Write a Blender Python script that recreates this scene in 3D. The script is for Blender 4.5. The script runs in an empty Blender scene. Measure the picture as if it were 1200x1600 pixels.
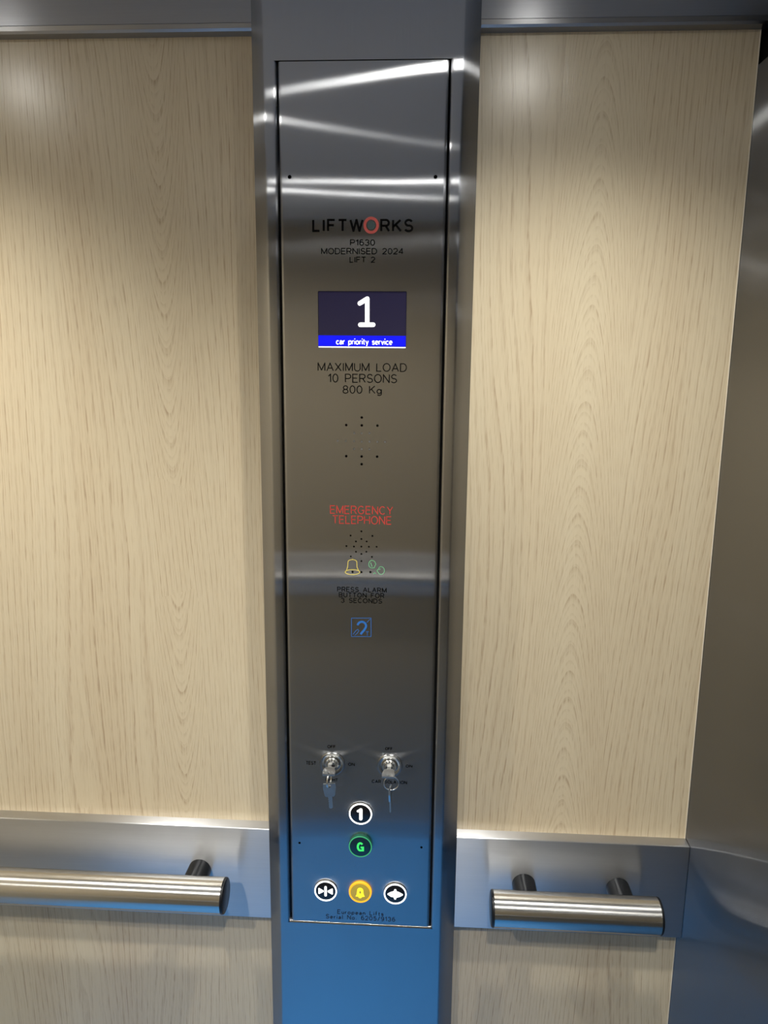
import bpy, bmesh, math, random
from mathutils import Vector, Matrix, Euler
from math import sin, cos, pi, radians, atan2, sqrt

# ------------------------------------------------------------------ camera, world, exposure
scene = bpy.context.scene
COL = scene.collection
CAM_LOC = Vector((0.07484, -0.88229, 1.61315))
CAM_ROT = Euler((radians(78.8804), radians(-0.5141), radians(3.2247)), 'XYZ')
FPX = 1200.0
cam_d = bpy.data.cameras.new('camera')
cam_d.sensor_fit = 'VERTICAL'; cam_d.sensor_height = 36.0; cam_d.lens = FPX / 1600.0 * 36.0
cam_d.clip_start = 0.01; cam_d.clip_end = 50
cam = bpy.data.objects.new('camera', cam_d); COL.objects.link(cam)
cam.location = CAM_LOC; cam.rotation_euler = CAM_ROT
scene.camera = cam
world = bpy.data.worlds.new('world'); scene.world = world
world.use_nodes = True
world.node_tree.nodes['Background'].inputs[0].default_value = (0.02, 0.02, 0.022, 1)
world.node_tree.nodes['Background'].inputs[1].default_value = 0.3
vs = scene.view_settings
vs.view_transform = 'Standard'; vs.look = 'None'; vs.gamma = 1.0; vs.use_curve_mapping = False
vs.exposure = 0.08
LAMP_POWER = 130.0          # radiance of the ceiling downlight diffusers
SPOT_WATTS = 22.0          # beam of each downlight
LAMP_COLOR = (1.0, 0.975, 0.91)

CR = CAM_ROT.to_matrix()
def at(px, py, Y):
    """photo pixel -> point on the upright plane y = Y"""
    d = CR @ Vector(((px - 600) / FPX, -(py - 800) / FPX, -1.0))
    return CAM_LOC + d * ((Y - CAM_LOC.y) / d.y)

# room dimensions (metres)
Y_WOOD = 0.040; Y_PLATE = 0.022
X_RIGHT = 0.4225; X_LEFT = -0.80; Y_OPP = -1.51
Z_CEIL = 2.022
Z_TRIM = 1.9696; Z_PT = 1.0055; Z_PB = 0.8716
ZT = 1.9244; ZB = 0.8884; HW = 0.093          # opening of the control panel

# ------------------------------------------------------------------ materials
MATS = {}
def new_mat(name):
    m = bpy.data.materials.new(name); m.use_nodes = True
    nt = m.node_tree; b = nt.nodes['Principled BSDF']
    MATS[name] = m
    return m, nt, b
def N(nt, t, **kw):
    n = nt.nodes.new(t)
    for k, v in kw.items(): setattr(n, k, v)
    return n
def math_node(nt, op, a=None, b=None, c=None):
    n = N(nt, 'ShaderNodeMath', operation=op)
    for i, v in enumerate((a, b, c)):
        if v is None: continue
        if isinstance(v, (int, float)): n.inputs[i].default_value = v
        else: nt.links.new(v, n.inputs[i])
    return n.outputs[0]
def pos_scaled(nt, s, loc=(0, 0, 0)):
    g = N(nt, 'ShaderNodeNewGeometry'); mp = N(nt, 'ShaderNodeMapping')
    mp.inputs['Scale'].default_value = s; mp.inputs['Location'].default_value = loc
    nt.links.new(g.outputs['Position'], mp.inputs['Vector'])
    return mp.outputs['Vector']
def noise(nt, vec, scale=1.0, detail=2.0, rough=0.5):
    n = N(nt, 'ShaderNodeTexNoise')
    n.inputs['Scale'].default_value = scale; n.inputs['Detail'].default_value = detail
    n.inputs['Roughness'].default_value = rough
    nt.links.new(vec, n.inputs['Vector'])
    return n.outputs['Fac']
def map_range(nt, v, a, b, c, d, smooth=False):
    n = N(nt, 'ShaderNodeMapRange')
    if smooth: n.interpolation_type = 'SMOOTHSTEP'
    for i, x in enumerate((a, b, c, d)): n.inputs[i + 1].default_value = x
    nt.links.new(v, n.inputs[0])
    return n.outputs[0]
def mixc(nt, f, a, b):
    n = N(nt, 'ShaderNodeMix', data_type='RGBA')
    if isinstance(f, (int, float)): n.inputs[0].default_value = f
    else: nt.links.new(f, n.inputs[0])
    for i, v in ((6, a), (7, b)):
        if isinstance(v, tuple): n.inputs[i].default_value = (*v, 1)
        else: nt.links.new(v, n.inputs[i])
    return n.outputs[2]

def plain(name, color, rough=0.5, metal=0.0, emit=None, strength=0.0, spec=0.5, coat=0.0):
    m, nt, b = new_mat(name)
    b.inputs['Base Color'].default_value = (*color, 1)
    b.inputs['Roughness'].default_value = rough
    b.inputs['Metallic'].default_value = metal
    b.inputs['Specular IOR Level'].default_value = spec
    b.inputs['Coat Weight'].default_value = coat
    if emit:
        b.inputs['Emission Color'].default_value = (*emit, 1)
        b.inputs['Emission Strength'].default_value = strength
    return m

def brushed(name, grain, spread, color=(0.60, 0.595, 0.59), rough=0.22, aniso=0.75, bump=0.02, wave=0.0, dist='GGX'):
    """brushed stainless steel. grain: scale of the scratch noise, stretched along the brushing; spread: world
    direction across the brushing, along which highlights smear"""
    m, nt, b = new_mat(name)
    nt.nodes.remove(b)
    g = N(nt, 'ShaderNodeBsdfAnisotropic', distribution=dist)
    nt.links.new(g.outputs[0], nt.nodes['Material Output'].inputs['Surface'])
    n1 = noise(nt, pos_scaled(nt, grain), 1.0, 3.0, 0.6)
    blot = noise(nt, pos_scaled(nt, (9, 9, 4)), 1.0, 2.0)
    col = mixc(nt, n1, tuple(c * 0.93 for c in color), tuple(min(1, c * 1.06) for c in color))
    nt.links.new(col, g.inputs['Color'])
    r = math_node(nt, 'ADD', map_range(nt, n1, 0.2, 0.8, rough * 0.95, rough * 1.05), map_range(nt, blot, 0.3, 0.7, -0.008, 0.012))
    nt.links.new(r, g.inputs['Roughness'])
    g.inputs['Anisotropy'].default_value = -aniso
    t = N(nt, 'ShaderNodeCombineXYZ')
    for i in range(3): t.inputs[i].default_value = spread[i]
    nt.links.new(t.outputs[0], g.inputs['Tangent'])
    bp = N(nt, 'ShaderNodeBump'); bp.inputs['Strength'].default_value = bump; bp.inputs['Distance'].default_value = 0.0005
    nt.links.new(n1, bp.inputs['Height'])
    last = bp
    if wave:
        b2 = N(nt, 'ShaderNodeBump'); b2.inputs['Strength'].default_value = 1.0; b2.inputs['Distance'].default_value = wave
        nt.links.new(noise(nt, pos_scaled(nt, (7, 7, 7)), 1.0, 1.0), b2.inputs['Height'])
        nt.links.new(bp.outputs[0], b2.inputs['Normal']); last = b2
    nt.links.new(last.outputs[0], g.inputs['Normal'])
    return m

def wood_material(name, shift=(0, 0, 0), tint=1.0):
    m, nt, b = new_mat(name)
    P = pos_scaled(nt, (1, 1, 1), shift)
    sep = N(nt, 'ShaderNodeSeparateXYZ'); nt.links.new(P, sep.inputs[0])
    xy = math_node(nt, 'ADD', sep.outputs[0], sep.outputs[1])
    def stretched(sx, sz):
        c = N(nt, 'ShaderNodeCombineXYZ')
        nt.links.new(math_node(nt, 'MULTIPLY', xy, sx), c.inputs[0])
        nt.links.new(math_node(nt, 'MULTIPLY', sep.outputs[2], sz), c.inputs[2])
        return c.outputs[0]
    big = noise(nt, stretched(5.0, 0.55), 1.0, 1.5, 0.4)
    small = noise(nt, stretched(30, 5), 1.0, 2.0, 0.5)
    u = math_node(nt, 'ADD', math_node(nt, 'MULTIPLY', xy, 120.0), math_node(nt, 'MULTIPLY', big, 34.0))
    u = math_node(nt, 'ADD', u, math_node(nt, 'MULTIPLY', small, 1.0))
    for x0, k, f, half in ((-0.238, 230.0, 26.0, 0.040), (0.262, -150.0, 30.0, 0.060), (-0.62, 200.0, 24.0, 0.045)):
        dx = math_node(nt, 'SUBTRACT', xy, x0 + Y_WOOD)
        par = math_node(nt, 'SUBTRACT', sep.outputs[2], math_node(nt, 'MULTIPLY', math_node(nt, 'MULTIPLY', dx, dx), k))
        ph = math_node(nt, 'ADD', math_node(nt, 'MULTIPLY', par, f), math_node(nt, 'ADD', math_node(nt, 'MULTIPLY', big, 5.0), math_node(nt, 'MULTIPLY', small, 0.9)))
        near = map_range(nt, math_node(nt, 'ABSOLUTE', dx), half * 0.5, half, 1.0, 0.0, True)
        here = math_node(nt, 'MULTIPLY', near, map_range(nt, noise(nt, stretched(0.8, 2.0), 1.0, 0.0), 0.34, 0.44, 0.0, 1.0, True))
        sw = math_node(nt, 'GREATER_THAN', here, 0.5)
        mx = N(nt, 'ShaderNodeMix', data_type='FLOAT')
        nt.links.new(sw, mx.inputs[0]); nt.links.new(u, mx.inputs[2]); nt.links.new(ph, mx.inputs[3])
        u = mx.outputs[0]
    tri = math_node(nt, 'FRACT', u)
    ring = map_range(nt, tri, 0.62, 0.97, 0.0, 1.0, True)
    ring = math_node(nt, 'MULTIPLY', ring, map_range(nt, tri, 0.97, 1.0, 1.0, 0.0))
    # denser secondary growth lines following the same figure
    tri2 = math_node(nt, 'FRACT', math_node(nt, 'MULTIPLY', u, 2.7))
    ring2 = map_range(nt, tri2, 0.5, 0.95, 0.0, 1.0, True)
    broken = map_range(nt, noise(nt, stretched(420, 30), 1.0, 2.0, 0.6), 0.38, 0.64, 0.0, 1.0, True)
    fibre = noise(nt, stretched(620, 16), 1.0, 3.0, 0.65)
    pores = map_range(nt, noise(nt, stretched(900, 42), 1.0, 1.0, 0.5), 0.60, 0.72, 0.0, 1.0, True)
    tone = noise(nt, stretched(9, 0.7), 1.0, 3.0, 0.55)
    dark = math_node(nt, 'MULTIPLY', ring, map_range(nt, broken, 0, 1, 0.25, 0.85))
    dark = math_node(nt, 'ADD', dark, math_node(nt, 'MULTIPLY', math_node(nt, 'MULTIPLY', ring2, broken), 0.55))
    dark = math_node(nt, 'ADD', dark, math_node(nt, 'MULTIPLY', pores, 0.34))
    dark = math_node(nt, 'ADD', dark, map_range(nt, fibre, 0.3, 0.7, -0.10, 0.20))
    dark = math_node(nt, 'MULTIPLY', dark, map_range(nt, tone, 0.3, 0.7, 0.35, 0.62))
    base = mixc(nt, map_range(nt, tone, 0.3, 0.7, 0, 1), tuple(c * tint for c in (0.64, 0.55, 0.385)), tuple(c * tint for c in (0.585, 0.482, 0.325)))
    dk = N(nt, 'ShaderNodeClamp'); nt.links.new(dark, dk.inputs[0])
    col = mixc(nt, dk.outputs[0], base, tuple(c * tint for c in (0.33, 0.225, 0.135)))
    nt.links.new(col, b.inputs['Base Color'])
    b.inputs['Roughness'].default_value = 0.27
    b.inputs['Specular IOR Level'].default_value = 0.65
    bp = N(nt, 'ShaderNodeBump'); bp.inputs['Strength'].default_value = 0.12; bp.inputs['Distance'].default_value = 0.0006
    bp.invert = True
    nt.links.new(dk.outputs[0], bp.inputs['Height']); nt.links.new(bp.outputs[0], b.inputs['Normal'])
    return m

M_WOOD = wood_material('oak_laminate')
M_WOOD_SHADED = wood_material('oak_laminate_shaded', (0.4, 0, 0.3), 0.41)  # oak dimmed to imitate the dark reflection of the person behind the camera
M_COL = brushed('steel_brushed_upright', (1100, 1100, 10), (1, 0, 0), color=(0.44, 0.45, 0.475), rough=0.165, aniso=0.905, bump=0.003, wave=0.00015)
M_PLATE = brushed('steel_brushed_level', (14, 14, 1100), (1, 0, 0), color=(0.57, 0.58, 0.60), rough=0.30, aniso=-0.66, bump=0.02)
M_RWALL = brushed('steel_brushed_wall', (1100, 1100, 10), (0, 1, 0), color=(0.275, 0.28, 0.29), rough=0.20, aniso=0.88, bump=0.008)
M_TRIM = brushed('steel_brushed_trim', (14, 14, 1100), (1, 0, 0), color=(0.36, 0.365, 0.38), rough=0.32, aniso=-0.5, bump=0.02)
M_TUBE = brushed('steel_brushed_tube', (900, 30, 30), (1, 0, 0), color=(0.60, 0.59, 0.565), rough=0.22, aniso=0.5, bump=0.01)
M_CHROME = plain('polished_nickel', (0.72, 0.72, 0.70), 0.16, 1.0)
M_KEY = plain('key_nickel', (0.52, 0.52, 0.51), 0.30, 1.0)
M_LOCK = plain('satin_nickel', (0.42, 0.42, 0.41), 0.22, 1.0)
M_BLACK = plain('black_plastic', (0.007, 0.008, 0.010), 0.3, spec=0.3)
M_DARK = plain('dark_void', (0.004, 0.004, 0.004), 0.9)
M_INK = plain('black_engraving_fill', (0.003, 0.003, 0.003), 0.9, spec=0.02)
M_RED = plain('red_engraving_fill', (0.50, 0.045, 0.035), 0.4)
M_YEL = plain('yellow_engraving_fill', (0.80, 0.66, 0.12), 0.4)
M_GRN = plain('green_engraving_fill', (0.18, 0.55, 0.26), 0.4)
M_BLU = plain('blue_engraving_fill', (0.03, 0.16, 0.50), 0.35)
M_SERIAL = plain('navy_engraving_fill', (0.01, 0.018, 0.04), 0.5)
M_FLOOR = None
def floor_material():
    m, nt, b = new_mat('blue_vinyl_floor')
    sp = noise(nt, pos_scaled(nt, (160, 160, 160)), 1.0, 2.0)
    nt.links.new(mixc(nt, map_range(nt, sp, 0.4, 0.6, 0, 1), (0.07, 0.36, 0.95), (0.09, 0.42, 1.0)), b.inputs['Base Color'])
    b.inputs['Roughness'].default_value = 0.5
    return m
M_FLOOR = floor_material()
M_CEIL = plain('grey_ceiling_paint', (0.78, 0.81, 0.86), 0.45)
M_LAMP = plain('downlight_diffuser', (0.9, 0.9, 0.9), 0.4, 0, LAMP_COLOR, LAMP_POWER)
M_EDGE = plain('pale_edge_band', (0.74, 0.66, 0.52), 0.4)
M_SCREEN = plain('display_glass', (0.010, 0.009, 0.022), 0.06, 0, (0.10, 0.085, 0.26), 0.085)
M_BLUEBAR = plain('display_blue_bar', (0.0, 0.0, 0.1), 0.3, 0, (0.0, 0.003, 0.86), 1.0)
M_PIX = plain('display_white_pixels', (0.5, 0.5, 0.5), 0.3, 0, (1.0, 1.0, 0.97), 1.6)
M_LEDW = plain('white_led', (0.6, 0.6, 0.6), 0.4, 0, (1.0, 1.0, 0.97), 2.2)
M_LEDG = plain('green_led', (0.02, 0.12, 0.04), 0.4, 0, (0.045, 0.86, 0.14), 1.0)
M_RINGG = plain('dim_green_led', (0.02, 0.14, 0.07), 0.35, 0, (0.06, 0.50, 0.18), 0.7)
M_GBODY = plain('green_lit_housing', (0.01, 0.07, 0.05), 0.25, 0, (0.01, 0.15, 0.07), 0.25)
M_LEDY = plain('yellow_led', (0.7, 0.6, 0.05), 0.4, 0, (1.0, 0.83, 0.0), 1.05)
M_RINGY = plain('amber_led', (0.5, 0.25, 0.02), 0.4, 0, (1.0, 0.45, 0.01), 0.95)
M_YFACE = plain('amber_face', (0.22, 0.17, 0.03), 0.35, 0, (0.42, 0.30, 0.03), 0.6)
M_CAP = plain('black_button_face', (0.006, 0.006, 0.008), 0.25)
M_GCAP = plain('dark_green_button_face', (0.004, 0.012, 0.018), 0.25, 0, (0.0, 0.03, 0.05), 0.3)
M_CONE = plain('grey_speaker_mesh', (0.35, 0.34, 0.32), 0.6)
M_LOGORED = plain('muted_red_fill', (0.36, 0.06, 0.05), 0.35)
M_LOGO = plain('logo_centre_fill', (0.03, 0.05, 0.05), 0.4)

# ------------------------------------------------------------------ mesh helpers
def link_mesh(name, bm, mat, parent=None, smooth=None):
    me = bpy.data.meshes.new(name)
    bmesh.ops.recalc_face_normals(bm, faces=bm.faces)
    bm.to_mesh(me); bm.free()
    if mat: me.materials.append(mat)
    if smooth is not None:
        for p in me.polygons: p.use_smooth = True
        me.set_sharp_from_angle(angle=radians(smooth))
    o = bpy.data.objects.new(name, me); COL.objects.link(o)
    if parent: o.parent = parent
    return o
def tag(o, label, cat, group=None):
    o['label'] = label; o['category'] = cat
    if group: o['group'] = group
    return o
def structure(o, label=None):
    o['kind'] = 'structure'
    if label: o['label'] = label
    return o
def thing(name, label, cat, loc=(0, 0, 0), group=None):
    o = bpy.data.objects.new(name, None); COL.objects.link(o)
    o.empty_display_size = 0.02; o.location = loc
    return tag(o, label, cat, group)
def keep(o, parent):
    """parent o without moving it in the world (parents here carry only a location)"""
    o.parent = parent; o.location = o.location - parent.location
    return o
def box(bm, x0, x1, y0, y1, z0, z1):
    v = [bm.verts.new((x, y, z)) for x in (x0, x1) for y in (y0, y1) for z in (z0, z1)]
    for f in ((0, 1, 3, 2), (4, 6, 7, 5), (0, 4, 5, 1), (2, 3, 7, 6), (0, 2, 6, 4), (1, 5, 7, 3)):
        bm.faces.new([v[i] for i in f])
def box_obj(name, mat, x0, x1, y0, y1, z0, z1, parent=None, bevel=0.0, seg=2, lengthwise=False):
    bm = bmesh.new(); box(bm, x0, x1, y0, y1, z0, z1)
    if bevel:
        eds = [e for e in bm.edges if not lengthwise or abs(e.verts[0].co.x - e.verts[1].co.x) > 1e-6]
        bmesh.ops.bevel(bm, geom=eds, offset=bevel, segments=seg, profile=0.5, affect='EDGES')
    return link_mesh(name, bm, mat, parent, 40 if bevel else None)
def lathe(bm, prof, c, axis='y', seg=48, cap=True):
    """prof: list of (radius, distance along axis)"""
    rings = []
    for r, h in prof:
        ring = []
        for i in range(seg):
            a = 2 * pi * i / seg
            if axis == 'y': p = (c[0] + r * cos(a), c[1] + h, c[2] + r * sin(a))
            elif axis == 'x': p = (c[0] + h, c[1] + r * cos(a), c[2] + r * sin(a))
            else: p = (c[0] + r * cos(a), c[1] + r * sin(a), c[2] + h)
            ring.append(bm.verts.new(p))
        rings.append(ring)
    for a, b in zip(rings, rings[1:]):
        for i in range(seg):
            bm.faces.new((a[i], a[(i + 1) % seg], b[(i + 1) % seg], b[i]))
    if cap:
        bm.faces.new(rings[0]); bm.faces.new(rings[-1])
def lathe_obj(name, mat, prof, c, axis='y', seg=48, parent=None, cap=True):
    bm = bmesh.new(); lathe(bm, prof, c, axis, seg, cap)
    return link_mesh(name, bm, mat, parent, 35)
def annulus_obj(name, mat, r0, r1, c, y0, y1, parent=None, seg=48):
    """ring with rectangular section, axis along y, from y0 (front) to y1"""
    bm = bmesh.new()
    R = []
    for r, y in ((r0, y1), (r0, y0), (r1, y0), (r1, y1)):
        R.append([bm.verts.new((c[0] + r * cos(2 * pi * i / seg), y, c[2] + r * sin(2 * pi * i / seg))) for i in range(seg)])
    for k in range(4):
        a, b = R[k], R[(k + 1) % 4]
        for i in range(seg): bm.faces.new((a[i], a[(i + 1) % seg], b[(i + 1) % seg], b[i]))
    return link_mesh(name, bm, mat, parent, 35)
def prism(bm, pts, y0, y1):
    """polygon in (x, z) pushed from y0 to y1"""
    a = [bm.verts.new((x, y0, z)) for x, z in pts]; b = [bm.verts.new((x, y1, z)) for x, z in pts]
    n = len(pts)
    bm.faces.new(a); bm.faces.new(b[::-1])
    for i in range(n): bm.faces.new((a[i], b[i], b[(i + 1) % n], a[(i + 1) % n]))
def tube_path(bm, pts, r, seg=10, closed=False):
    n = len(pts); rings = []
    for i, p in enumerate(pts):
        p = Vector(p)
        a = Vector(pts[(i - 1) % n]) if (closed or i > 0) else p
        b = Vector(pts[(i + 1) % n]) if (closed or i < n - 1) else p
        t = (b - a).normalized()
        up = Vector((0.3, 0.9, 0.2)) if abs(t.z) > 0.9 else Vector((0, 0, 1))
        s = t.cross(up).normalized(); w = s.cross(t)
        rings.append((s, w, p))
    # parallel transport to avoid twist
    out = []; s_prev = rings[0][0]
    for i, (s, w, p) in enumerate(rings):
        a = Vector(pts[(i - 1) % n]) if (closed or i > 0) else p
        b = Vector(pts[(i + 1) % n]) if (closed or i < n - 1) else p
        t = (b - a).normalized()
        s = (s_prev - t * s_prev.dot(t)).normalized(); s_prev = s; w = s.cross(t)
        out.append([bm.verts.new(p + s * r * cos(2 * pi * k / seg) + w * r * sin(2 * pi * k / seg)) for k in range(seg)])
    rng = range(n if closed else n - 1)
    for i in rng:
        a, b = out[i], out[(i + 1) % n]
        for k in range(seg): bm.faces.new((a[k], a[(k + 1) % seg], b[(k + 1) % seg], b[k]))
    if not closed:
        bm.faces.new(out[0]); bm.faces.new(out[-1])

# ------------------------------------------------------------------ stroke lettering
def arc(cx, cy, rx, ry, a0, a1, n=12):
    return [(cx + rx * cos(radians(a0 + (a1 - a0) * i / n)), cy + ry * sin(radians(a0 + (a1 - a0) * i / n))) for i in range(n + 1)]
G = {
 ' ': (0.45, []),
 'A': (.80, [[(0, 0), (.40, 1), (.80, 0)], [(.14, .34), (.66, .34)]]),
 'B': (.68, [[(0, 0), (0, 1), (.38, 1)] + arc(.40, .76, .24, .24, 90, -90, 8) + [(0, .52)], [(.40, .52)] + arc(.42, .26, .26, .26, 90, -90, 8) + [(0, 0)]]),
 'C': (.78, [arc(.40, .5, .40, .5, 45, 315, 20)]),
 'D': (.74, [[(0, 0), (0, 1), (.30, 1)] + arc(.32, .5, .42, .5, 90, -90, 14) + [(0, 0)]]),
 'E': (.62, [[(.62, 1), (0, 1), (0, 0), (.62, 0)], [(0, .52), (.56, .52)]]),
 'F': (.60, [[(.60, 1), (0, 1), (0, 0)], [(0, .52), (.52, .52)]]),
 'G': (.82, [arc(.41, .5, .41, .5, 45, 325, 20) + [(.80, .46), (.48, .46)]]),
 'H': (.72, [[(0, 0), (0, 1)], [(.72, 0), (.72, 1)], [(0, .52), (.72, .52)]]),
 'I': (.06, [[(.03, 0), (.03, 1)]]),
 'K': (.70, [[(0, 0), (0, 1)], [(.66, 1), (0, .38)], [(.22, .60), (.70, 0)]]),
 'L': (.56, [[(0, 1), (0, 0), (.56, 0)]]),
 'M': (.86, [[(0, 0), (0, 1), (.43, .08), (.86, 1), (.86, 0)]]),
 'N': (.74, [[(0, 0), (0, 1), (.74, 0), (.74, 1)]]),
 'O': (.86, [arc(.43, .5, .43, .5, 0, 360, 28)]),
 'P': (.66, [[(0, 0), (0, 1), (.40, 1)] + arc(.40, .73, .26, .27, 90, -90, 10) + [(0, .46)]]),
 'R': (.70, [[(0, 0), (0, 1), (.40, 1)] + arc(.42, .74, .26, .26, 90, -90, 10) + [(0, .48)], [(.40, .48), (.70, 0)]]),
 'S': (.66, [arc(.34, .745, .30, .255, 25, 250, 14) + arc(.33, .255, .33, .255, 70, -155, 14)]),
 'T': (.70, [[(0, 1), (.70, 1)], [(.35, 1), (.35, 0)]]),
 'U': (.72, [[(0, 1), (0, .36)] + arc(.36, .36, .36, .36, 180, 360, 14) + [(.72, 1)]]),
 'W': (1.08, [[(0, 1), (.27, 0), (.54, 1), (.81, 0), (1.08, 1)]]),
 'X': (.74, [[(0, 0), (.74, 1)], [(0, 1), (.74, 0)]]),
 'Y': (.74, [[(0, 1), (.37, .45), (.74, 1)], [(.37, .45), (.37, 0)]]),
 '0': (.62, [arc(.31, .5, .31, .5, 0, 360, 24)]),
 '1': (.30, [[(0, .74), (.26, 1), (.26, 0)]]),
 '2': (.62, [arc(.31, .70, .30, .30, 165, -30, 12) + [(0, 0), (.62, 0)]]),
 '3': (.62, [arc(.30, .75, .27, .25, 160, -90, 12), arc(.30, .25, .31, .27, 90, -165, 12)]),
 '4': (.66, [[(.48, 0), (.48, 1), (0, .28), (.66, .28)]]),
 '5': (.62, [[(.56, 1), (.10, 1), (.04, .52)] + arc(.30, .32, .31, .32, 130, -150, 14)]),
 '6': (.62, [arc(.33, .62, .30, .38, 50, 175, 8) + [(.02, .32)], arc(.31, .31, .30, .31, 0, 360, 20)]),
 '8': (.62, [arc(.31, .75, .26, .25, 0, 360, 18), arc(.31, .25, .31, .26, 0, 360, 18)]),
 '9': (.62, [arc(.31, .69, .30, .31, 0, 360, 20), [(.61, .66)] + arc(.29, .38, .31, .38, 0, -130, 8)]),
 '/': (.44, [[(0, -.05), (.44, 1.05)]]),
 '.': (.10, [[(.0, .05), (.10, .05)]]),
 'a': (.50, [arc(.25, .36, .21, .19, 150, 0, 9) + [(.46, 0)], arc(.22, .155, .22, .155, 0, 360, 14)]),
 'c': (.50, [arc(.27, .27, .27, .28, 45, 315, 14)]),
 'e': (.54, [[(.0, .29), (.54, .29)] + arc(.27, .27, .27, .28, 5, 310, 16)]),
 'f': (.34, [[(.12, 0), (.12, .80)] + arc(.28, .82, .16, .18, 180, 80, 6), [(0, .55), (.32, .55)]]),
 'g': (.54, [arc(.26, .27, .26, .28, 0, 360, 16), [(.54, .55), (.54, -.08)] + arc(.28, -.06, .26, .20, 0, -150, 8)]),
 'i': (.06, [[(.03, 0), (.03, .55)], [(.03, .78), (.03, .90)]]),
 'l': (.06, [[(.03, 0), (.03, 1)]]),
 'n': (.46, [[(0, 0), (0, .55)], arc(.23, .32, .23, .23, 180, 0, 10) + [(.46, 0)]]),
 'o': (.56, [arc(.28, .27, .28, .28, 0, 360, 18)]),
 'p': (.54, [[(0, .55), (0, -.25)], arc(.28, .27, .26, .28, 0, 360, 16)]),
 'r': (.30, [[(0, 0), (0, .55)], arc(.24, .30, .24, .25, 180, 75, 7)]),
 's': (.44, [arc(.22, .41, .19, .14, 20, 250, 10) + arc(.22, .14, .22, .15, 70, -160, 10)]),
 't': (.32, [[(.12, .80), (.12, .12)] + arc(.26, .13, .14, .13, 180, 280, 6), [(0, .55), (.32, .55)]]),
 'u': (.46, [[(0, .55), (0, .22)] + arc(.23, .22, .23, .22, 180, 360, 10) + [(.46, .55)], [(.46, .22), (.46, 0)]]),
 'v': (.48, [[(0, .55), (.24, 0), (.48, .55)]]),
 'y': (.50, [[(0, .55), (.26, 0)], [(.50, .55), (.22, -.16)] + arc(.10, -.14, .12, .10, -30, -100, 4)]),
}
def ribbon(bm, pts, w, y, closed=False):
    """flat stroke of width w through (x, z) points with mitred joints, laid on the plane y"""
    P = [Vector((p[0], p[1])) for p in pts]
    Q = [P[0]]
    for p in P[1:]:
        if (p - Q[-1]).length > 1e-7: Q.append(p)
    P = Q
    if len(P) > 2 and (P[0] - P[-1]).length < 1e-6: closed = True; P = P[:-1]
    n = len(P)
    if not closed:
        for i in range(1, n - 1):                    # break very sharp corners into separate strokes
            d0 = (P[i] - P[i - 1]).normalized(); d1 = (P[i + 1] - P[i]).normalized()
            if d0.dot(d1) < -0.1:
                ribbon(bm, P[:i] + [P[i] + d0 * w * 0.35], w, y); ribbon(bm, [P[i] - d1 * w * 0.35] + P[i + 1:], w, y - 0.00001)
                return
    L = []; Rr = []
    for i in range(n):
        a = P[i - 1] if (closed or i > 0) else None
        b = P[(i + 1) % n] if (closed or i < n - 1) else None
        d0 = (P[i] - a).normalized() if a is not None else None
        d1 = (b - P[i]).normalized() if b is not None else None
        if d0 is None: d0 = d1
        if d1 is None: d1 = d0
        n0 = Vector((-d0.y, d0.x)); n1 = Vector((-d1.y, d1.x))
        m = n0 + n1
        if m.length < 0.35: m = n0
        m.normalize(); k = w / 2 / max(0.5, m.dot(n0))
        L.append(bm.verts.new((P[i].x + m.x * k, y, P[i].y + m.y * k)))
        Rr.append(bm.verts.new((P[i].x - m.x * k, y, P[i].y - m.y * k)))
    for i in range(n if closed else n - 1):
        j = (i + 1) % n
        bm.faces.new((L[i], L[j], Rr[j], Rr[i]))
def text_strokes(s, gap):
    x = 0; out = []
    for ch in s:
        w, st = G[ch]
        for l in st: out.append([(x + a, b) for a, b in l])
        x += w + gap
    return out, x - gap
def lettering(name, s, l, r, top, bot, weight, mat, parent, gap=0.26, Y=0.0, lift=0.00012, tilt=True):
    """one engraved line; l, r, top, bot in photo pixels on the panel face, weight in metres"""
    ym = (top + bot) / 2
    A = at(l, ym, Y); B = at(r, ym, Y)
    zt = at((l + r) / 2, top, Y).z; zb = at((l + r) / 2, bot, Y).z
    st, W = text_strokes(s, gap)
    sx = (B.x - A.x - weight) / W; sz = (zt - zb - weight)
    bm = bmesh.new()
    for l_ in st:
        ribbon(bm, [(A.x + weight / 2 + a * sx, zb + weight / 2 + b * sz) for a, b in l_], weight, Y - lift)
    return link_mesh(name, bm, mat, parent)

# ================================================================== the lift car (setting)
floor = structure(box_obj('floor', M_FLOOR, X_LEFT - .05, X_RIGHT + .08, Y_OPP - .05, Y_WOOD + .06, -0.04, 0.0), 'blue vinyl lift floor')
ceiling = structure(box_obj('ceiling', M_CEIL, X_LEFT - .05, X_RIGHT + .08, Y_OPP - .05, Y_WOOD + .06, Z_CEIL, Z_CEIL + .03), 'grey lift car ceiling')
# back wall: dark carrier with the laminate boards and their pale edge band in front
wall_back = structure(box_obj('wall_back', M_DARK, X_LEFT - .05, X_RIGHT + .08, Y_WOOD + .012, Y_WOOD + .06, 0.0, Z_CEIL), 'lift car wall clad in pale oak laminate boards')
WOOD_R = X_RIGHT - 0.0004
for x0, x1 in ((X_LEFT, -0.1175), (0.1195, WOOD_R - 0.0012)):
    box_obj('laminate_board', M_WOOD, x0, x1, Y_WOOD, Y_WOOD + .012, 0.0, Z_CEIL, wall_back)
box_obj('edge_band', M_EDGE, WOOD_R - 0.0012, WOOD_R, Y_WOOD - 0.0004, Y_WOOD + .012, 0.0, Z_CEIL, wall_back)
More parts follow.
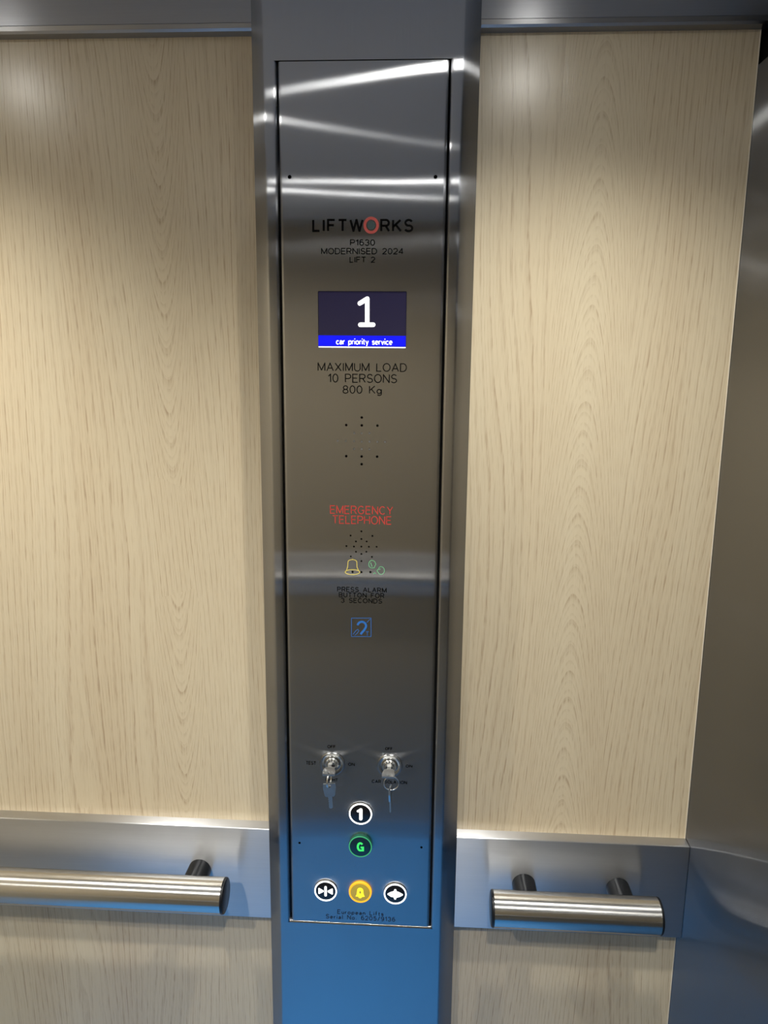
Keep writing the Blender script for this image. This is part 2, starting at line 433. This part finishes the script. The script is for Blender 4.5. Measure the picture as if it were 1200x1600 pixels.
# opposite wall, out of view; its laminate colour has shade put into it
wall_front = structure(box_obj('wall_front', M_WOOD_SHADED, X_LEFT - .05, X_RIGHT + .08, Y_OPP - .03, Y_OPP, 0.0, Z_CEIL), 'opposite lift car wall in oak laminate with shade put into its colour')
wall_left = structure(box_obj('wall_left', M_WOOD, X_LEFT - .03, X_LEFT, Y_OPP, Y_WOOD + .012, 0.0, Z_CEIL), 'lift car end wall in oak laminate')
# right wall: brushed steel sheet with a dark recess above its top edge
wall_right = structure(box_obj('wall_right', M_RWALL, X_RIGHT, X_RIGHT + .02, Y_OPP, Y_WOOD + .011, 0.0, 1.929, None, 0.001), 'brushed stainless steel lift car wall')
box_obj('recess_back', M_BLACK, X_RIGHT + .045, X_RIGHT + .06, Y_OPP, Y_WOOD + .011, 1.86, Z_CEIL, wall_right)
# steel pelmet at the top of the oak wall, both sides of the column
def pelmet(n, x0, x1):
    bm = bmesh.new()
    prof = [(Y_WOOD + .002, Z_TRIM - .0065), (Y_PLATE + .004, Z_TRIM - .0065), (Y_PLATE + .001, Z_TRIM - .0045), (Y_PLATE, Z_TRIM), (Y_PLATE + .0035, Z_TRIM + .002), (Y_PLATE + .0035, Z_CEIL), (Y_WOOD + .002, Z_CEIL)]
    a = [bm.verts.new((x0, y, z)) for y, z in prof]; b = [bm.verts.new((x1, y, z)) for y, z in prof]
    k = len(prof)
    for i in range(k): bm.faces.new((a[i], a[(i + 1) % k], b[(i + 1) % k], b[i]))
    bm.faces.new(a); bm.faces.new(b)
    return structure(link_mesh('trim_%d' % n, bm, M_TRIM), 'dark brushed steel pelmet strip above the oak')
pelmet(1, X_LEFT, -0.119)
pelmet(2, 0.121, X_RIGHT + 0.014)
# steel handrail backing plates
def back_plate(name, label, x0, x1, yw, yf):
    o = box_obj(name, M_PLATE, x0, x1, min(yw, yf), max(yw, yf), Z_PB, Z_PT, None, 0.0014, 4, True)
    return tag(o, label, 'steel plate')
back_plate('handrail_backing_plate', 'long brushed steel backing plate carrying the long handrail', X_LEFT + .001, -0.1225, Y_WOOD + .001, Y_PLATE)
back_plate('handrail_backing_plate', 'short brushed steel backing plate carrying the short two-post handrail', 0.1245, X_RIGHT - .0005, Y_WOOD + .001, Y_PLATE)
back_plate('handrail_backing_plate', 'brushed steel backing plate across the wall facing the control column', X_LEFT + .001, X_RIGHT - .001, Y_OPP - .001, Y_OPP + .018)
structure(box_obj('baseboard_front', M_TRIM, X_LEFT + .001, X_RIGHT - .001, Y_OPP - .001, Y_OPP + .012, 0.0, 0.06), 'steel skirting of the opposite wall')
structure(box_obj('baseboard_back', M_TRIM, X_LEFT + .001, -0.1225, Y_WOOD - .012, Y_WOOD + .001, 0.0, 0.10), 'steel skirting below the oak')

# ------------------------------------------------------------------ ceiling downlights
def downlight(x, y, label, power, cone):
    t = thing('ceiling_downlight', label, 'light', (x, y, Z_CEIL), 'round ceiling downlights')
    lathe_obj('trim_ring', M_CHROME, [(0.0165, 0.004), (0.0165, -0.001), (0.021, -0.002), (0.036, -0.002), (0.038, 0.0005), (0.038, 0.004)], (0, 0, 0), 'z', 40, t, cap=False)
    sd = bpy.data.lights.new('downlight_beam', 'SPOT'); sd.energy = SPOT_WATTS * power; sd.color = LAMP_COLOR
    sd.spot_size = radians(cone); sd.spot_blend = 1.0; sd.shadow_soft_size = 0.020
    so = bpy.data.objects.new('downlight_beam', sd); COL.objects.link(so); so.parent = t; so.location = (0, 0, -0.012)
    lathe_obj('diffuser', M_LAMP, [(0.0167, 0.002), (0.0167, -0.0025)], (0, 0, 0), 'z', 32, t)
for x, y, power, cone, lab in ((0.205, -0.275, 0.98, 130, 'round downlight above the short handrail'), (-0.55, -0.29, 1.25, 130, 'round downlight above the long handrail'),
                               (0.12, -1.00, 1.45, 150, 'round downlight by the facing wall and steel wall'), (-0.42, -1.07, 1.45, 150, 'round downlight by the facing wall and oak end wall')):
    downlight(x, y, lab, power, cone)

# ================================================================== control column
panel = thing('lift_control_panel', 'tall brushed steel control column with floor display, key switches and lit buttons', 'control panel', (0, 0.02, 0))
YF = 0.0
def to_panel(o): return keep(o, panel)
# casing: folded steel column with a long rectangular opening
FX = 0.1054; OXL = -0.1222; OXR = 0.1240; YO = 0.020
def bend(p0, p1, p2, r, n=6):
    """rounded corner at p1 between p0 and p2"""
    a = (Vector(p0) - Vector(p1)).normalized(); b = (Vector(p2) - Vector(p1)).normalized()
    ang = a.angle(b); d = r / math.tan(ang / 2)
    s = Vector(p1) + a * d; e = Vector(p1) + b * d
    c = Vector(p1) + (a + b).normalized() * (r / sin(ang / 2))
    out = []
    va, vb = s - c, e - c
    th = va.angle(vb); sg = 1 if va.x * vb.y - va.y * vb.x > 0 else -1
    for i in range(n + 1):
        t = sg * th * i / n
        out.append((c.x + va.x * cos(t) - va.y * sin(t), c.y + va.x * sin(t) + va.y * cos(t)))
    return out
R_EDGE = 0.0045; R_OPEN = 0.0030
left_prof = [(OXL, Y_WOOD + .011), (OXL, YO + .001)] + [(OXL, YO)] + bend((OXL, YO), (-FX, 0), (0, 0), R_EDGE)
right_prof = bend((0, 0), (FX, 0), (OXR, YO), R_EDGE) + [(OXR, YO), (OXR, YO + .001), (OXR, Y_WOOD + .011)]
lip_l = bend((-FX, 0), (-HW, 0), (-HW, .02), R_OPEN, 4) + [(-HW, 0.016)]
lip_r = ([(HW, 0.016)] + bend((HW, .02), (HW, 0), (FX, 0), R_OPEN, 4))
bm = bmesh.new()
def strip(prof, zs):
    rows = [[bm.verts.new((x, y, z)) for x, y in prof] for z in zs]
    for a, b in zip(rows, rows[1:]):
        for i in range(len(prof) - 1): bm.faces.new((a[i], a[i + 1], b[i + 1], b[i]))
ZC0, ZC1 = 0.0, Z_CEIL
strip(left_prof + right_prof, (ZT, ZC1))
strip(left_prof + right_prof, (ZC0, ZB - R_OPEN))
strip(left_prof + lip_l, (ZB - R_OPEN, ZT))
strip(lip_r + right_prof, (ZB - R_OPEN, ZT))
# top return and rounded bottom lip of the opening
def cross(prof, x0, x1):
    a = [bm.verts.new((x0, y, z)) for y, z in prof]; b = [bm.verts.new((x1, y, z)) for y, z in prof]
    for i in range(len(prof) - 1): bm.faces.new((a[i], a[i + 1], b[i + 1], b[i]))
cross([(0, ZT), (0.016, ZT)], -HW - .002, HW + .002)
cross([(R_OPEN - R_OPEN * cos(radians(q)), ZB - R_OPEN + R_OPEN * sin(radians(q))) for q in range(0, 91, 18)] + [(0.016, ZB)], -HW, HW)
bmesh.ops.remove_doubles(bm, verts=bm.verts, dist=1e-6)
casing = to_panel(link_mesh('column_casing', bm, M_COL, None, 50))
to_panel(box_obj('inner_back', M_DARK, -HW - .004, HW + .004, 0.014, 0.018, ZB - .004, ZT + .004))

# swing-out face plate with rolled long edges, drilled holes and display window
FPX_HALF = 0.0906
FZ0, FZ1 = ZB + 0.0006, ZT - 0.0011
prof = [(-FPX_HALF, 0.008)] + bend((-FPX_HALF, 0.02), (-FPX_HALF, 0), (0, 0), 0.0036, 7) + bend((0, 0), (FPX_HALF, 0), (FPX_HALF, 0.02), 0.0036, 7) + [(FPX_HALF, 0.008)]
bm = bmesh.new()
a = [bm.verts.new((x, y, FZ0)) for x, y in prof]; b = [bm.verts.new((x, y, FZ1)) for x, y in prof]
k = len(prof)
for i in range(k): bm.faces.new((a[i], a[(i + 1) % k], b[(i + 1) % k], b[i]))
bm.faces.new(a); bm.faces.new(b)
face = link_mesh('face_plate', bm, M_COL)
holes = []                    # (px, py, radius in metres)
Z5 = lambda L, ox, oy, s, r: [(ox + p / s, oy + q / s, r) for p, q in L]
holes += [(452.5, 276.5, .0021), (680.5, 276.5, .0021), (468, 1317, .0016), (658.5, 1324, .0016)]
SPK_OPEN = [(543, 148), (252, 290), (543, 296), (837, 300), (252, 873), (541, 879), (831, 882), (541, 1023)]
SPK_FULL = [(403, 443), (540, 443), (687, 443), (93, 583), (243, 590), (400, 592), (541, 600), (688, 602), (836, 604), (980, 606), (400, 737), (541, 740), (688, 742)]
holes += Z5(SPK_OPEN, 520, 640, 12, .00145) + Z5(SPK_FULL, 520, 640, 12, .0012)
PHONE = [(470, 365), (348, 413), (595, 417), (470, 452), (408, 480), (530, 480), (300, 532), (385, 538), (470, 538), (555, 540), (643, 540), (408, 597), (527, 597), (470, 622), (350, 650), (590, 655), (470, 703)]
holes += Z5(PHONE, 500, 780, 7.27, .0011)
holes += Z5([(370, 825), (470, 828), (573, 828)], 500, 780, 7.27, .0014)
bmc = bmesh.new()
for px, py, r in holes:
    c = at(px, py, YF)
    lathe(bmc, [(r, -0.004), (r, 0.012)], c, 'y', 14)
DL, DR = at(497, 500, YF).x, at(635, 500, YF).x
DT, DB = at(566, 455, YF).z, at(566, 543.5, YF).z
rr = 0.0012
win = []
for cx, cz, a0 in ((DR - rr, DT - rr, 0), (DL + rr, DT - rr, 90), (DL + rr, DB + rr, 180), (DR - rr, DB + rr, 270)):
    win += arc(cx, cz, rr, rr, a0, a0 + 90, 4)
prism(bmc, win, -0.004, 0.012)
cutter = link_mesh('cutter', bmc, None)
mod = face.modifiers.new('holes', 'BOOLEAN'); mod.operation = 'DIFFERENCE'; mod.object = cutter; mod.solver = 'EXACT'
bpy.context.view_layer.update()
dg = bpy.context.evaluated_depsgraph_get()
me = bpy.data.meshes.new_from_object(face.evaluated_get(dg))
face.modifiers.clear(); face.data = me; me.name = 'face_plate'
if not me.materials: me.materials.append(M_COL)
for p in me.polygons: p.use_smooth = True
me.set_sharp_from_angle(angle=radians(35))
bpy.data.objects.remove(cutter)
to_panel(face)
def on_face(o): o.parent = face; return o    # face keeps its mesh in world space minus the panel offset
FACE_OFF = face.location.copy()
def face_child(o):
    o.parent = face; o.location = o.location - panel.location - face.location
    return o
# something pale behind the centre of the loudspeaker grille
c = at(565, 688, YF)
o = lathe_obj('speaker_cone', M_CONE, [(0.0165, 0.0), (0.0165, 0.001)], (c.x, 0.0012, c.z), 'y', 32)
bm = bmesh.new(); bm.from_mesh(o.data)
for v in bm.verts: v.co.x = c.x + (v.co.x - c.x) * 2.15; v.co.z = c.z + (v.co.z - c.z) * 0.80
bm.to_mesh(o.data); bm.free(); face_child(o)

def T(s, l, r, top, bot, w, mat=M_INK, gap=0.26, name='engraved_lettering'):
    return face_child(lettering(name, s, l, r, top, bot, w, mat, None, gap))
# LIFTW(O)RKS with its red ring
T('LIFTW', 487.8, 568.0, 342, 362.5, .0023, M_INK, .36)
T('RKS', 594.0, 645.8, 342, 362.8, .0023, M_INK, .36)
c = at(580, 352, YF)
bm = bmesh.new(); ribbon(bm, arc(c.x, c.z, .0070, .0074, 0, 360, 40), .0030, -0.00014)
face_child(link_mesh('logo_ring', bm, M_LOGORED))
bm = bmesh.new(); ribbon(bm, arc(c.x, c.z, .0024, .0024, 0, 360, 24), .0040, -0.00012)
face_child(link_mesh('logo_centre', bm, M_LOGO))
T('P1630', 546.9, 585.9, 374, 384, .0010)
T('MODERNISED 2024', 501.7, 630.6, 387.5, 397.5, .0010)
T('LIFT 2', 546.2, 586.3, 401, 410.5, .0010)
T('MAXIMUM LOAD', 496.3, 635.7, 567, 580.5, .00105)
T('10 PERSONS', 512.6, 620.3, 584.2, 598.2, .0011)
T('800 Kg', 535.3, 596.6, 602.3, 615.3, .0011)
T('EMERGENCY', 515.6, 614.2, 790.3, 803.5, .0011, M_RED)
T('TELEPHONE', 519.2, 611.8, 805.8, 819, .0011, M_RED)
T('PRESS ALARM', 526.8, 604.0, 917.6, 925.4, .0009, M_INK, .32)
T('BUTTON FOR', 529.4, 600.4, 926.2, 934.0, .0009, M_INK, .32)
T('3 SECONDS', 532.7, 597.0, 934.8, 942.4, .0009, M_INK, .32)
T('OFF', 511.5, 524.4, 1164.3, 1169.2, .0008, M_INK, .3)
T('TEST', 478.0, 493.8, 1189.4, 1194.9, .0008, M_INK, .3)
T('ON', 544.0, 554.3, 1191.8, 1196.8, .0008, M_INK, .3)
T('LIGHT', 509.0, 528.0, 1216.0, 1221.0, .0008, M_INK, .3)
T('OFF', 601.8, 613.4, 1167.6, 1172.2, .0008, M_INK, .3)
T('ON', 633.8, 644.4, 1194.8, 1199.4, .0008, M_INK, .3)
T('CAR ISOLATION', 581.0, 636.0, 1219.2, 1224.4, .0008, M_INK, .3)
T('European Lifts', 527.0, 599.4, 1422.6, 1429.6, .0010, M_SERIAL, .36)
T('Serial No. 6205/9136', 509.0, 617.6, 1430.6, 1437.6, .0010, M_SERIAL, .36)

def pix_shape(name, lines, w, mat, ox, oy, s, lift=0.00013):
    bm = bmesh.new()
    for l in lines:
        ribbon(bm, [(lambda p: (p.x, p.z))(at(ox + a / s, oy + b / s, YF)) for a, b in l], w, -lift)
    return face_child(link_mesh(name, bm, mat))
def parc(cx, cy, rx, ry, a0, a1, n=16): return arc(cx, cy, rx, ry, a0, a1, n)
# bell outline (pixels of a 7.27x crop at 500,780)
pix_shape('bell_symbol', [[(300, 808), (314, 770), (318, 715)] + parc(368, 712, 50, 26, 180, 360, 12) + [(420, 770), (438, 808)],
                          parc(369, 828, 83, 28, 0, 360, 28), [(370, 690), (370, 676)]], .0008, M_YEL, 500, 780, 7.27)
# two talking heads
pix_shape('talking_heads_symbol', [parc(590, 738, 36, 44, 60, 300, 18) + [(622, 708), (636, 740), (624, 756), (618, 780), (600, 782)], [(575, 720), (592, 765)],
                                   parc(694, 810, 38, 44, -130, 130, 18) + [(664, 835), (648, 812), (668, 790), (672, 774)], [(672, 798), (688, 792)],
                                   [(604, 842), (616, 850)], [(614, 832), (632, 846)]], .0007, M_GRN, 500, 780, 7.27)
# induction loop symbol: square, ear arc, diagonal bars, small T
pix_shape('hearing_loop_symbol', [[(358, 1350), (580, 1350), (580, 1560), (358, 1560), (358, 1350)],
                                  [(375, 1535), (410, 1490), (430, 1478), (442, 1495), (425, 1520), (395, 1545)], [(530, 1400), (572, 1362)],
                                  [(520, 1505), (555, 1505)], [(538, 1505), (538, 1550)]], .0006, M_BLU, 500, 780, 7.27)
pix_shape('ear_symbol', [parc(475, 1440, 48, 48, 190, 380, 14) + [(500, 1490), (478, 1512), (462, 1535)]], .0026, M_BLU, 500, 780, 7.27, 0.00016)

# ------------------------------------------------------------------ display
disp = to_panel(box_obj('display', M_BLACK, DL - .002, DR + .002, 0.0026, 0.010, DB - .002, DT + .002))
def disp_child(o):
    o.parent = disp; o.location = o.location - panel.location - disp.location
    return o
YS = 0.0016
disp_child(box_obj('screen', M_SCREEN, DL + .0002, DR - .0002, YS, 0.0027, DB + .0002, DT - .0002))
def quad_on(name, mat, l, r, t, b_, Y):
    A = at(l, (t + b_) / 2, Y); B = at(r, (t + b_) / 2, Y); zt = at((l + r) / 2, t, Y).z; zb = at((l + r) / 2, b_, Y).z
    return box_obj(name, mat, A.x, B.x, Y, Y + .0003, zb, zt)
disp_child(quad_on('status_bar', M_BLUEBAR, 497.6, 634.0, 524.4, 541.2, YS - .0001))
disp_child(quad_on('status_bar_underline', M_PIX, 497.8, 633.8, 541.8, 543.4, YS - .0001))
bm = bmesh.new()
def round_stroke(bm, p, q, w, y, n=8):
    d = (Vector(q) - Vector(p)); a = atan2(d.y, d.x)
    pts = [(p[0] + w / 2 * cos(a + pi / 2 + pi * i / n), p[1] + w / 2 * sin(a + pi / 2 + pi * i / n)) for i in range(n + 1)]
    pts += [(q[0] + w / 2 * cos(a - pi / 2 + pi * i / n), q[1] + w / 2 * sin(a - pi / 2 + pi * i / n)) for i in range(n + 1)]
    bm.faces.new([bm.verts.new((x, y, z)) for x, z in pts])
def dpt(x, y): p = at(480 + x / 7.06, 440 + y / 7.06, YS); return (p.x, p.z)
for p, q in (((580, 240), (662, 190)), ((662, 190), (662, 475)), ((586, 476), (728, 476))):
    round_stroke(bm, dpt(*p), dpt(*q), .0049, YS - .00015)
disp_child(link_mesh('floor_number', bm, M_PIX))
disp_child(lettering('status_lettering', 'car priority service', 525.0, 613.2, 527.6, 538.6, .00092, M_PIX, None, .21, YS, .0003))

# ------------------------------------------------------------------ push buttons
def button(px, py, ring_mat, cap_mat, body_mat, r=0.0149, proud=0.0024, ring_w=0.0018, label=None):
    c = at(px, py, -proud)
    b = lathe_obj('push_button', body_mat, [(r, 0.003), (r, -proud + .0006), (r - .0006, -proud), (r - ring_w - .0004, -proud), (r - ring_w - .0006, -proud + .001)], (c.x, 0, c.z), 'y', 48)
    to_panel(b)
    if label: b['label'] = label
    def ch(o):
        o.parent = b; o.location = o.location - panel.location - b.location; return o
    ch(annulus_obj('light_ring', ring_mat, r - ring_w, r - .0002, (c.x, 0, c.z), -proud - .0003, -proud + .0004))
    ch(lathe_obj('button_face', cap_mat, [(r - ring_w - .0002, 0.001), (r - ring_w - .0002, -proud + .0002), (r - ring_w - .0012, -proud - .0002)], (c.x, 0, c.z), 'y', 48))
    return c, ch, -proud - .0004
def sym(ch, name, mat, y, fn):
    bm = bmesh.new(); fn(bm, y); return ch(link_mesh(name, bm, mat))
# '1'
c, ch, y = button(563.3, 1271.9, M_LEDW, M_CAP, M_CHROME, label='white-lit round button marked 1')
def one(bm, y):
    round_stroke(bm, (c.x + .0004, c.z + .0062), (c.x + .0004, c.z - .0066), .0040, y)
    round_stroke(bm, (c.x - .0032, c.z + .0040), (c.x + .0002, c.z + .0064), .0030, y - .00002)
sym(ch, 'numeral', M_LEDW, y, one)
# 'G'
c, ch, y = button(563.0, 1323.0, M_RINGG, M_GCAP, M_GBODY, proud=0.0048, ring_w=0.0012, label='green-lit round button marked G')
def gee(bm, y):
    ribbon(bm, [(c.x + .0032 * cos(radians(q)), c.z + .0001 + .0052 * sin(radians(q))) for q in range(40, 290, 16)] + [(c.x + .0034, c.z - .0048), (c.x + .0034, c.z - .0008), (c.x + .0004, c.z - .0008)], .0027, y)
sym(ch, 'letter', M_LEDG, y, gee)
# door close: two triangles pointing at a bar
c, ch, y = button(508.8, 1392.3, M_LEDW, M_CAP, M_CHROME, label='white-lit round button with door close symbol')
def close(bm, y):
    round_stroke(bm, (c.x, c.z + .0060), (c.x, c.z - .0060), .0031, y)
    for s in (-1, 1):
        bm.faces.new([bm.verts.new((c.x + s * a, y, c.z + b)) for a, b in ((.0027, .0009), (.0086, .0044), (.0094, .0037), (.0094, -.0037), (.0086, -.0044), (.0027, -.0009))])
sym(ch, 'door_close_symbol', M_LEDW, y, close)
# alarm bell
c, ch, y = button(562.8, 1394.7, M_RINGY, M_YFACE, M_RINGY, label='amber-lit round alarm button with bell symbol')
def bell(bm, y):
    outer = [(x_, z_ * 1.18) for x_, z_ in [(-.0062, -.0046), (-.0046, -.0022), (-.0040, .0022)] + [(.0040 * cos(radians(q)), .0026 + .0036 * sin(radians(q))) for q in range(165, 10, -15)] + [(.0040, .0022), (.0046, -.0022), (.0062, -.0046), (.0024, -.0050), (.0014, -.0066), (-.0014, -.0066), (-.0024, -.0050)]]
    inner = [(.0013 * cos(radians(q)), .0006 + .0022 * sin(radians(q))) for q in range(0, 360, 24)]
    # bridge outline and hole by radial quads
    def hit(q):
        d = Vector((cos(q), sin(q))); best = 0
        for i in range(len(outer)):
            p = Vector(outer[i]) - Vector((0, .0006)); s = Vector(outer[(i + 1) % len(outer)]) - Vector((0, .0006)) - p
            den = d.x * s.y - d.y * s.x
            if abs(den) < 1e-12: continue
            t = (p.x * s.y - p.y * s.x) / den; u = (p.x * d.y - p.y * d.x) / den
            if t > 0 and -1e-6 <= u <= 1 + 1e-6: best = max(best, t)
        return best
    n = 72; A = []; B = []
    for i in range(n):
        q = 2 * pi * i / n; R = hit(q)
        A.append(bm.verts.new((c.x + .0013 * cos(q), y, c.z + .0006 + .0022 * sin(q))))
        B.append(bm.verts.new((c.x + R * cos(q), y, c.z + .0006 + R * sin(q))))
    for i in range(n): bm.faces.new((A[i], A[(i + 1) % n], B[(i + 1) % n], B[i]))
sym(ch, 'alarm_bell_symbol', M_LEDY, y, bell)
# door open: arrows pointing apart from a bar
c, ch, y = button(617.5, 1397.0, M_LEDW, M_CAP, M_CHROME, label='white-lit round button with door open symbol')
def opn(bm, y):
    round_stroke(bm, (c.x, c.z + .0060), (c.x, c.z - .0062), .0028, y)
    for s in (-1, 1):
        bm.faces.new([bm.verts.new((c.x + s * a, y - .00002, c.z + b)) for a, b in ((.0016, .0046), (.0054, .0032), (.0098, .0006), (.0098, -.0010), (.0054, -.0038), (.0016, -.0048))])
sym(ch, 'door_open_symbol', M_LEDW, y, opn)

# ------------------------------------------------------------------ key switches
def key_switch(px, py, label):
    c = at(px, py, -0.001)
    b = lathe_obj('key_switch', M_LOCK, [(0.0156, 0.003), (0.0156, -0.0012), (0.0150, -0.0020), (0.0120, -0.0022), (0.0098, -0.0012), (0.0098, 0.001)], (c.x, 0, c.z), 'y', 48)
    to_panel(b); b['label'] = label
    def ch(o):
        o.parent = b; o.location = o.location - panel.location - b.location; return o
    # barrel with notched rim
    ch(lathe_obj('lock_barrel', M_CHROME, [(0.0092, 0.002), (0.0092, -0.0034), (0.0086, -0.0042), (0.0064, -0.0042), (0.0062, -0.0030)], (c.x, 0, c.z), 'y', 40))
    for q in (60, 90, 120):
        a = radians(q); x = c.x + .0075 * cos(a); z = c.z + .0075 * sin(a)
        ch(box_obj('rim_notch', M_BLACK, x - .0005, x + .0005, -0.0044, -0.0038, z - .0011, z + .0011))
    ch(lathe_obj('lock_plug', M_CHROME, [(0.0058, 0.002), (0.0058, -0.0046), (0.0052, -0.0056)], (c.x, 0, c.z), 'y', 32))
    ch(box_obj('keyway', M_BLACK, c.x - .0042, c.x + .0042, -0.0058, -0.0050, c.z - .0011, c.z + .0011))
    return c
ks1 = key_switch(519.0, 1193.5, 'nickel key switch between TEST and ON lettering')
ks2 = key_switch(608.6, 1196.8, 'nickel key switch above CAR ISOLATION lettering')

def bow_outline(w0, w1, L):
    """key bow in (across, along): neck at along = 0, widest at the far end"""
    return [(-w0, 0), (-w1 * .80, L * .12), (-w1, L * .80), (-w1 * .93, L), (w1 * .93, L), (w1, L * .80), (w1 * .80, L * .12), (w0, 0)]
def key(label, origin, rot, tilt_note=None):
    """key modelled with its bow hole at the local origin, bow outward -z... blade towards +z; flat in the local xz plane"""
    t = thing('key', label, 'key', origin, 'keys of the two key switches')
    t.rotation_euler = rot
    hole_r = 0.0019; th = 0.0011
    out = [(-.0050, .0138), (-.0064, .0118), (-.0078, .0030), (-.0074, -.0034), (.0074, -.0034), (.0078, .0030), (.0064, .0118), (.0050, .0138)]
    # bow plate with a hole: radial bridge between outline and hole
    n = 40
    def hit(q):
        d = Vector((cos(q), sin(q))); best = 0
        for i in range(len(out)):
            p = Vector(out[i]); s = Vector(out[(i + 1) % len(out)]) - p
            den = d.x * s.y - d.y * s.x
            if abs(den) < 1e-12: continue
            tt = (p.x * s.y - p.y * s.x) / den; u = (p.x * d.y - p.y * d.x) / den
            if tt > 0 and -1e-6 <= u <= 1 + 1e-6: best = max(best, tt)
        return best
    angs = sorted([2 * pi * i / n for i in range(n)] + [atan2(z, x) % (2 * pi) for x, z in out])
    bm = bmesh.new(); lay = []
    for y in (-th, th):
        A = [bm.verts.new((hole_r * cos(q), y, hole_r * sin(q))) for q in angs]
        B = [bm.verts.new((hit(q) * cos(q), y, hit(q) * sin(q))) for q in angs]
        lay.append((A, B))
    m = len(angs)
    for i in range(m):
        j = (i + 1) % m
        bm.faces.new((lay[0][0][i], lay[0][0][j], lay[0][1][j], lay[0][1][i]))
        bm.faces.new((lay[1][0][i], lay[1][1][i], lay[1][1][j], lay[1][0][j]))
        bm.faces.new((lay[0][1][i], lay[0][1][j], lay[1][1][j], lay[1][1][i]))
        bm.faces.new((lay[0][0][i], lay[1][0][i], lay[1][0][j], lay[0][0][j]))
    bmesh.ops.remove_doubles(bm, verts=bm.verts, dist=1e-6)
    link_mesh('bow', bm, M_KEY, t)
    # raised border ridge on both faces of the bow
    bm = bmesh.new()
    inset = [(x * .82, (z - .005) * .82 + .005) for x, z in out]
    for y in (-th - .0002, th + .0002):
        ribbon(bm, inset + [inset[0]], .0007, y)
    link_mesh('bow_ridge', bm, M_KEY, t)
    # blade with a few bitting cuts
    bm = bmesh.new()
    zs = [.0130, .0150, .0165, .0180, .0195, .0210, .0225, .0240, .0255, .0270, .0290, .0302]
    lo = [.0026, .0026, .0016, .0024, .0014, .0023, .0012, .0022, .0015, .0021, .0018, .0004]
    pts = [(-.0026, z) for z in zs[:-1]] + [(-.0006, zs[-1])] + [(l, z) for z, l in reversed(list(zip(zs, lo)))]
    prism(bm, pts, -.0009, .0009)
    link_mesh('blade', bm, M_KEY, t)
    return t
# keys in the locks: flat side up, bow towards the room (local +z -> world +y)
YH = -0.0250                                        # bow holes in front of the panel
lock_rot = lambda r: (radians(-90), 0, radians(r))
key('nickel key turned in the switch beside TEST', (ks1.x - .0012, YH, ks1.z), lock_rot(3))
key('nickel key turned in the CAR ISOLATION switch', (ks2.x - .0006, YH, ks2.z), lock_rot(-2))
# key rings
def key_ring(label, c, R, wire, normal_rot):
    bm = bmesh.new()
    for turn, off in ((0, -wire * .9), (1, wire * .9)):
        pts = [Euler((0, 0, normal_rot)).to_matrix() @ Vector((R * cos(2 * pi * i / 40), off, R * sin(2 * pi * i / 40))) for i in range(40)]
        tube_path(bm, [p for p in pts], wire, 8, True)
    o = link_mesh('key_ring', bm, M_CHROME, None, 60)
    o.location = c
    return tag(o, label, 'key ring', 'rings linking the keys')
R1 = 0.0088
key_ring('small steel split ring seen edge on, linking two keys', (ks1.x - .0008, YH, ks1.z - R1 + .0004), R1, .00055, radians(80))
key_ring('small steel split ring in front of CAR ISOLATION lettering', (ks2.x + .0035, YH, ks2.z - R1 - .0006), R1 + .0003, .00055, radians(4))
# spare keys hanging from the rings, blade down
key('spare nickel key hanging flat below the TEST switch', (ks1.x - .0006, YH, ks1.z - 2 * R1 + .0008 + .0004), (0, radians(177), radians(6)))
key('spare nickel key hanging edge on below the isolation switch', (ks2.x + .0022, YH, ks2.z - 2 * R1 - .0006), (radians(180 - 2), 0, radians(84)))

# ================================================================== handrails
YR, ZR, RR = -0.027, 0.9415, 0.0218
def handrail(label, x0, x1, posts, cap_l, cap_r, y=YR, yp=Y_PLATE):
    t = thing('handrail', label, 'handrail', ((x0 + x1) / 2, y, ZR))
    def ch(o): return keep(o, t)
    s = 0.0035
    a = x0 + (s if cap_l else 0); b = x1 - (s if cap_r else 0)
    ch(lathe_obj('rail_tube', M_TUBE, [(RR, a - x0), (RR, b - x0)], (x0, y, ZR), 'x', 96))
    if cap_l: ch(lathe_obj('end_cap', M_BLACK, [(RR - .0022, -s), (RR - .0006, -s + .0007), (RR + .0001, -s + .0020), (RR + .0001, 0)], (a, y, ZR), 'x', 64))
    if cap_r: ch(lathe_obj('end_cap', M_BLACK, [(RR + .0001, 0), (RR + .0001, s - .0020), (RR - .0006, s - .0007), (RR - .0022, s)], (b, y, ZR), 'x', 64))
    for x in posts:
        sg = 1 if yp > y else -1
        ch(lathe_obj('standoff_post', M_BLACK, [(0.0152, 0.0), (0.0152, (yp - y) - sg * .0006), (0.0146, (yp - y))], (x, y, ZR), 'y', 48))
    return t
handrail('long tubular steel handrail with a black end cap beside the control column', -0.765, -0.1690, (-0.2175, -0.70), True, True)
handrail('short tubular steel handrail on two black posts', 0.1665, 0.3755, (0.2135, 0.3350), True, True)
handrail('tubular steel handrail on the wall facing the control column', -0.72, 0.36, (-0.62, 0.27), True, True, Y_OPP + .067, Y_OPP + .018)
